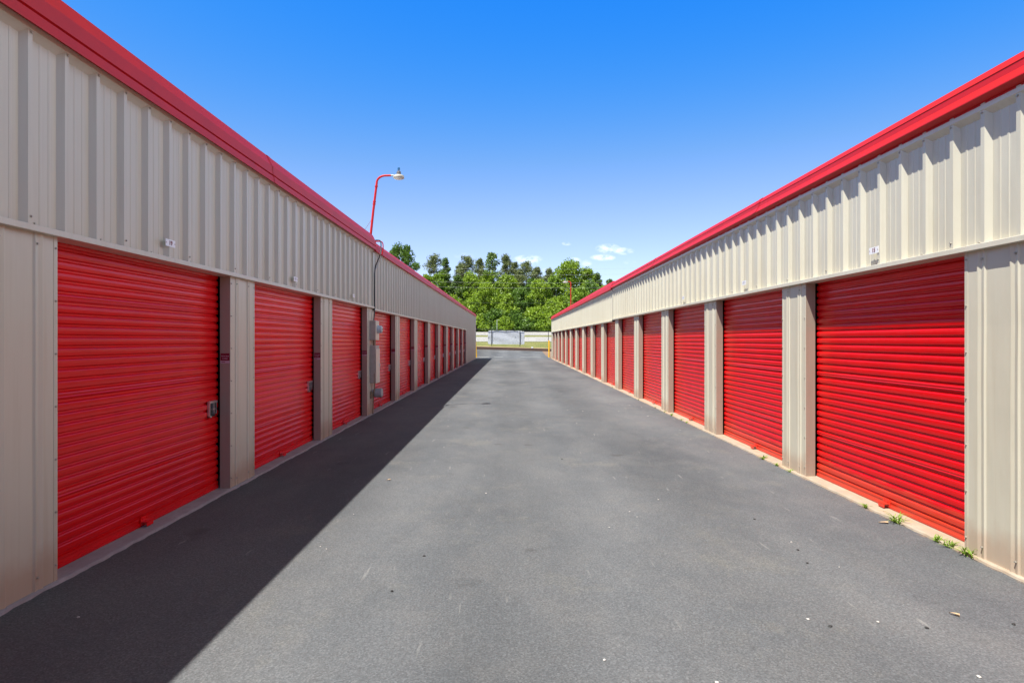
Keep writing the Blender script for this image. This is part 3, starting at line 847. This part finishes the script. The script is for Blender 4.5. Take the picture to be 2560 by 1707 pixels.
PEB = [(196,1543,.011),(801,1366,.008),(816,1372,.008),(884,1285,.008),(1646,1249,.012),(1574,1279,.010),(1593,1292,.008),(1523,1318,.009),(1978,1355,.010),(2020,1548,.012),(2195,1555,.012),(2447,1692,.014),(1792,1706,.013),(1511,1650,.012),
 (1520,979,.012),(1510,993,.010),(1525,1010,.012),(1547,1028,.012),(1604,1018,.013),(1620,1040,.014),(1685,1047,.012),(1419,1025,.010),(1457,1028,.014),(1442,1058,.012),(1700,1075,.009),(1005,1020,.014),(926,1053,.010),(1120,1066,.010),(1110,1118,.009),(1215,1233,.010),(2098,1417,.007),(2060,1212,.008)]
P0 = [pebble(5, .012, M_STONE), pebble(11, .012, M_STONE)]
for i, (px, py, r_) in enumerate(PEB):
    o = P0[i % 2] if i < 2 else P0[i % 2].copy()
    if i >= 2: col.objects.link(o)
    Y = EYE*F/(py-CY); o.location = ((px-CX)*Y/F, Y, .0); o.scale = (r_/.012*.6,)*3; o.rotation_euler = (0, 0, i*1.3)
    tag(o, 'tiny white pebble lying loose on the asphalt', 'pebble', 'white pebbles on the asphalt')
D0 = pebble(21, .012, M_DSTONE)
for i, (px, py) in enumerate(((1886,1298), (1995,1375), (2018,1408), (2076,1566), (2317,1570), (2534,1561), (1060,1390), (980,1478), (1405,1148))):
    o = D0 if i == 0 else D0.copy()
    if i: col.objects.link(o)
    Y = EYE*F/(py-CY); o.location = ((px-CX)*Y/F, Y, .0); o.scale = (.75,)*3; o.rotation_euler = (0, 0, i*2.1)
    tag(o, 'tiny dark pebble lying loose on the asphalt', 'pebble', 'dark pebbles on the asphalt')
for (px, py, L, rz, lab) in ((2386,1538,.05,-.9,'dry tan leaf on the asphalt near the right wall panel'), (2209,1308,.075,-.2,'pale dry leaf on the asphalt beside the largest weed'), (971,1201,.045,.4,'small tan wood chip on the sunlit asphalt near the shadow edge')):
    b = MB()
    rows = []
    for i in range(7):
        t = i/6; w = L*.16*math.sin(math.pi*min(1, t*.92+.04))**.7
        rows.append([(L*(t-.5), -w, .006+.012*t*(1-t)+.004), (L*(t-.5), 0, .003+.006*math.sin(t*4)), (L*(t-.5), w, .008+.01*t)])
    b.grid(rows)
    o = b.build('dry_leaf', M_DRY, None, smooth=True); Y = EYE*F/(py-CY); o.location = ((px-CX)*Y/F, Y, .002); o.rotation_euler = (0, 0, rz)
    tag(o, lab, 'leaf')

# ------------------------------------------------------------------ sky, sun, camera
SKY_GG, SKY_G, SKY_B, FILL_CLOUD = 1.147, .645, 4.7, 18.5
w = bpy.data.worlds.new('World'); sc.world = w; w.use_nodes = True
nt = w.node_tree; bg = nt.nodes['Background']
sky = N(nt, 'ShaderNodeTexSky', sky_type='NISHITA'); sky.sun_disc = False
sdir = Vector((-math.cos(SUN_AZ)*math.cos(SUN_EL), -math.sin(SUN_AZ)*math.cos(SUN_EL), math.sin(SUN_EL)))
sky.sun_elevation = SUN_EL; sky.sun_rotation = math.atan2(sdir.x, sdir.y)
sky.air_density = 1.0; sky.dust_density = .3; sky.ozone_density = 2.2; sky.altitude = 0
sx = N(nt, 'ShaderNodeSeparateColor'); nt.links.new(sky.outputs[0], sx.inputs[0])
ra = math_(nt, 'MULTIPLY', math_(nt, 'POWER', sx.outputs[0], 6.0), .0733); rb_ = math_(nt, 'MULTIPLY', sx.outputs[0], .88)
rr = math_(nt, 'DIVIDE', math_(nt, 'MULTIPLY', ra, rb_), math_(nt, 'ADD', ra, rb_))
hs = N(nt, 'ShaderNodeCombineColor'); nt.links.new(rr, hs.inputs[0]); nt.links.new(math_(nt, 'MINIMUM', math_(nt, 'MULTIPLY', math_(nt, 'POWER', sx.outputs[1], SKY_GG), SKY_G), sx.outputs[1]), hs.inputs[1])
tc = N(nt, 'ShaderNodeTexCoord'); sp = N(nt, 'ShaderNodeSeparateXYZ'); nt.links.new(tc.outputs['Generated'], sp.inputs[0])
bb_ = math_(nt, 'MAXIMUM', sx.outputs[2], math_(nt, 'MULTIPLY', ramp(nt, sp.outputs['Z'], [(.5, 1), (.72, 0)]), SKY_B)); nt.links.new(bb_, hs.inputs[2])
yp = math_(nt, 'MAXIMUM', sp.outputs['Y'], .02)
u = math_(nt, 'DIVIDE', sp.outputs['X'], yp); v = math_(nt, 'DIVIDE', sp.outputs['Z'], yp)
cv = N(nt, 'ShaderNodeCombineXYZ'); nt.links.new(u, cv.inputs[0]); nt.links.new(v, cv.inputs[1])
mp = N(nt, 'ShaderNodeMapping'); mp.inputs['Scale'].default_value = (1, 1.9, 1); nt.links.new(cv.outputs[0], mp.inputs[0])
nz = tex(nt, mp.outputs[0], 55, 8, .68)
tot = None
for px, py, a, bb, s in ((1520,622,30,12,.62),(1560,628,24,9,.45),(1507,644,30,8,.75),(1436,652,17,8,.5),(1466,658,14,8,.3),(1320,650,36,12,.6),(1417,609,12,5,.45),(1160,640,24,8,.18),(1372,676,18,6,.5),(1574,655,16,6,.15)):
    e = math_(nt, 'ADD', math_(nt, 'POWER', math_(nt, 'MULTIPLY', math_(nt, 'SUBTRACT', u, (px-CX)/F), F/a), 2.0), math_(nt, 'POWER', math_(nt, 'MULTIPLY', math_(nt, 'SUBTRACT', v, (CY-py)/F), F/bb), 2.0))
    e = math_(nt, 'MAXIMUM', math_(nt, 'SUBTRACT', 1.35, e), 0.0)
    e = math_(nt, 'MULTIPLY', e, s)
    tot = e if tot is None else math_(nt, 'ADD', tot, e)
cl = math_(nt, 'MULTIPLY', tot, ramp(nt, nz, [(.40, 0), (.68, 1)]))
cl = math_(nt, 'MINIMUM', cl, .75)
skyc = mix(nt, cl, hs.outputs[0], (8.0, 8.2, 8.6))
# made-up cirrus overhead, out of frame, added to keep the shade neutral
lum = N(nt, 'ShaderNodeRGBToBW'); nt.links.new(skyc, lum.inputs[0])
grey = mix(nt, 1.0, lum.outputs[0], (1.02, 1.0, .95), 'MULTIPLY')
skyc = mix(nt, math_(nt, 'MULTIPLY', ramp(nt, sp.outputs['Z'], [(.50, 0), (.66, 1)]), .95), skyc, grey)
# made-up cloud bank, out of frame right, added to light the shaded wall
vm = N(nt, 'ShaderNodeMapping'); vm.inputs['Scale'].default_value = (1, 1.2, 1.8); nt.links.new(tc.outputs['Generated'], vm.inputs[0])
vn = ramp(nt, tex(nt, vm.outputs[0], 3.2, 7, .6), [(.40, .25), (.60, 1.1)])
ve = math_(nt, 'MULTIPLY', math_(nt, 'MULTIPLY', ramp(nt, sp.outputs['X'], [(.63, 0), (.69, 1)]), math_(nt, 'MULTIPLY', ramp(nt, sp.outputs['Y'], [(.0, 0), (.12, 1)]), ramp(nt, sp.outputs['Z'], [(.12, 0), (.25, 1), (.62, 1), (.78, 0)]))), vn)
skyc = mix(nt, 1.0, skyc, mix(nt, ve, (0, 0, 0), (FILL_CLOUD*1.04, FILL_CLOUD*.93, FILL_CLOUD*.72)), 'ADD')
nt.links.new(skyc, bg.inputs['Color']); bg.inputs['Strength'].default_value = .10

sl = bpy.data.lights.new('sun', 'SUN'); sl.energy = 4.0; sl.angle = math.radians(.53); sl.color = (1, .965, .895)
so = bpy.data.objects.new('sun', sl); col.objects.link(so); so.rotation_euler = sdir.to_track_quat('Z', 'Y').to_euler(); so.location = sdir*60

cam = bpy.data.cameras.new('camera'); co = bpy.data.objects.new('camera', cam); col.objects.link(co)
co.location = (0, 0, EYE); co.rotation_euler = (math.pi/2, 0, 0)
cam.sensor_width = 36; cam.lens = F/2560*36; cam.shift_x = (1280-CX)/2560; cam.shift_y = (CY-853.5)/2560
cam.clip_start = .05; cam.clip_end = 8000
sc.camera = co
sc.render.engine = 'CYCLES'; sc.cycles.use_denoising = True
sc.cycles.max_bounces = 8; sc.cycles.diffuse_bounces = 5
vs = sc.view_settings; vs.view_transform = 'Standard'; vs.look = 'None'; vs.exposure = 1.05; vs.gamma = 1
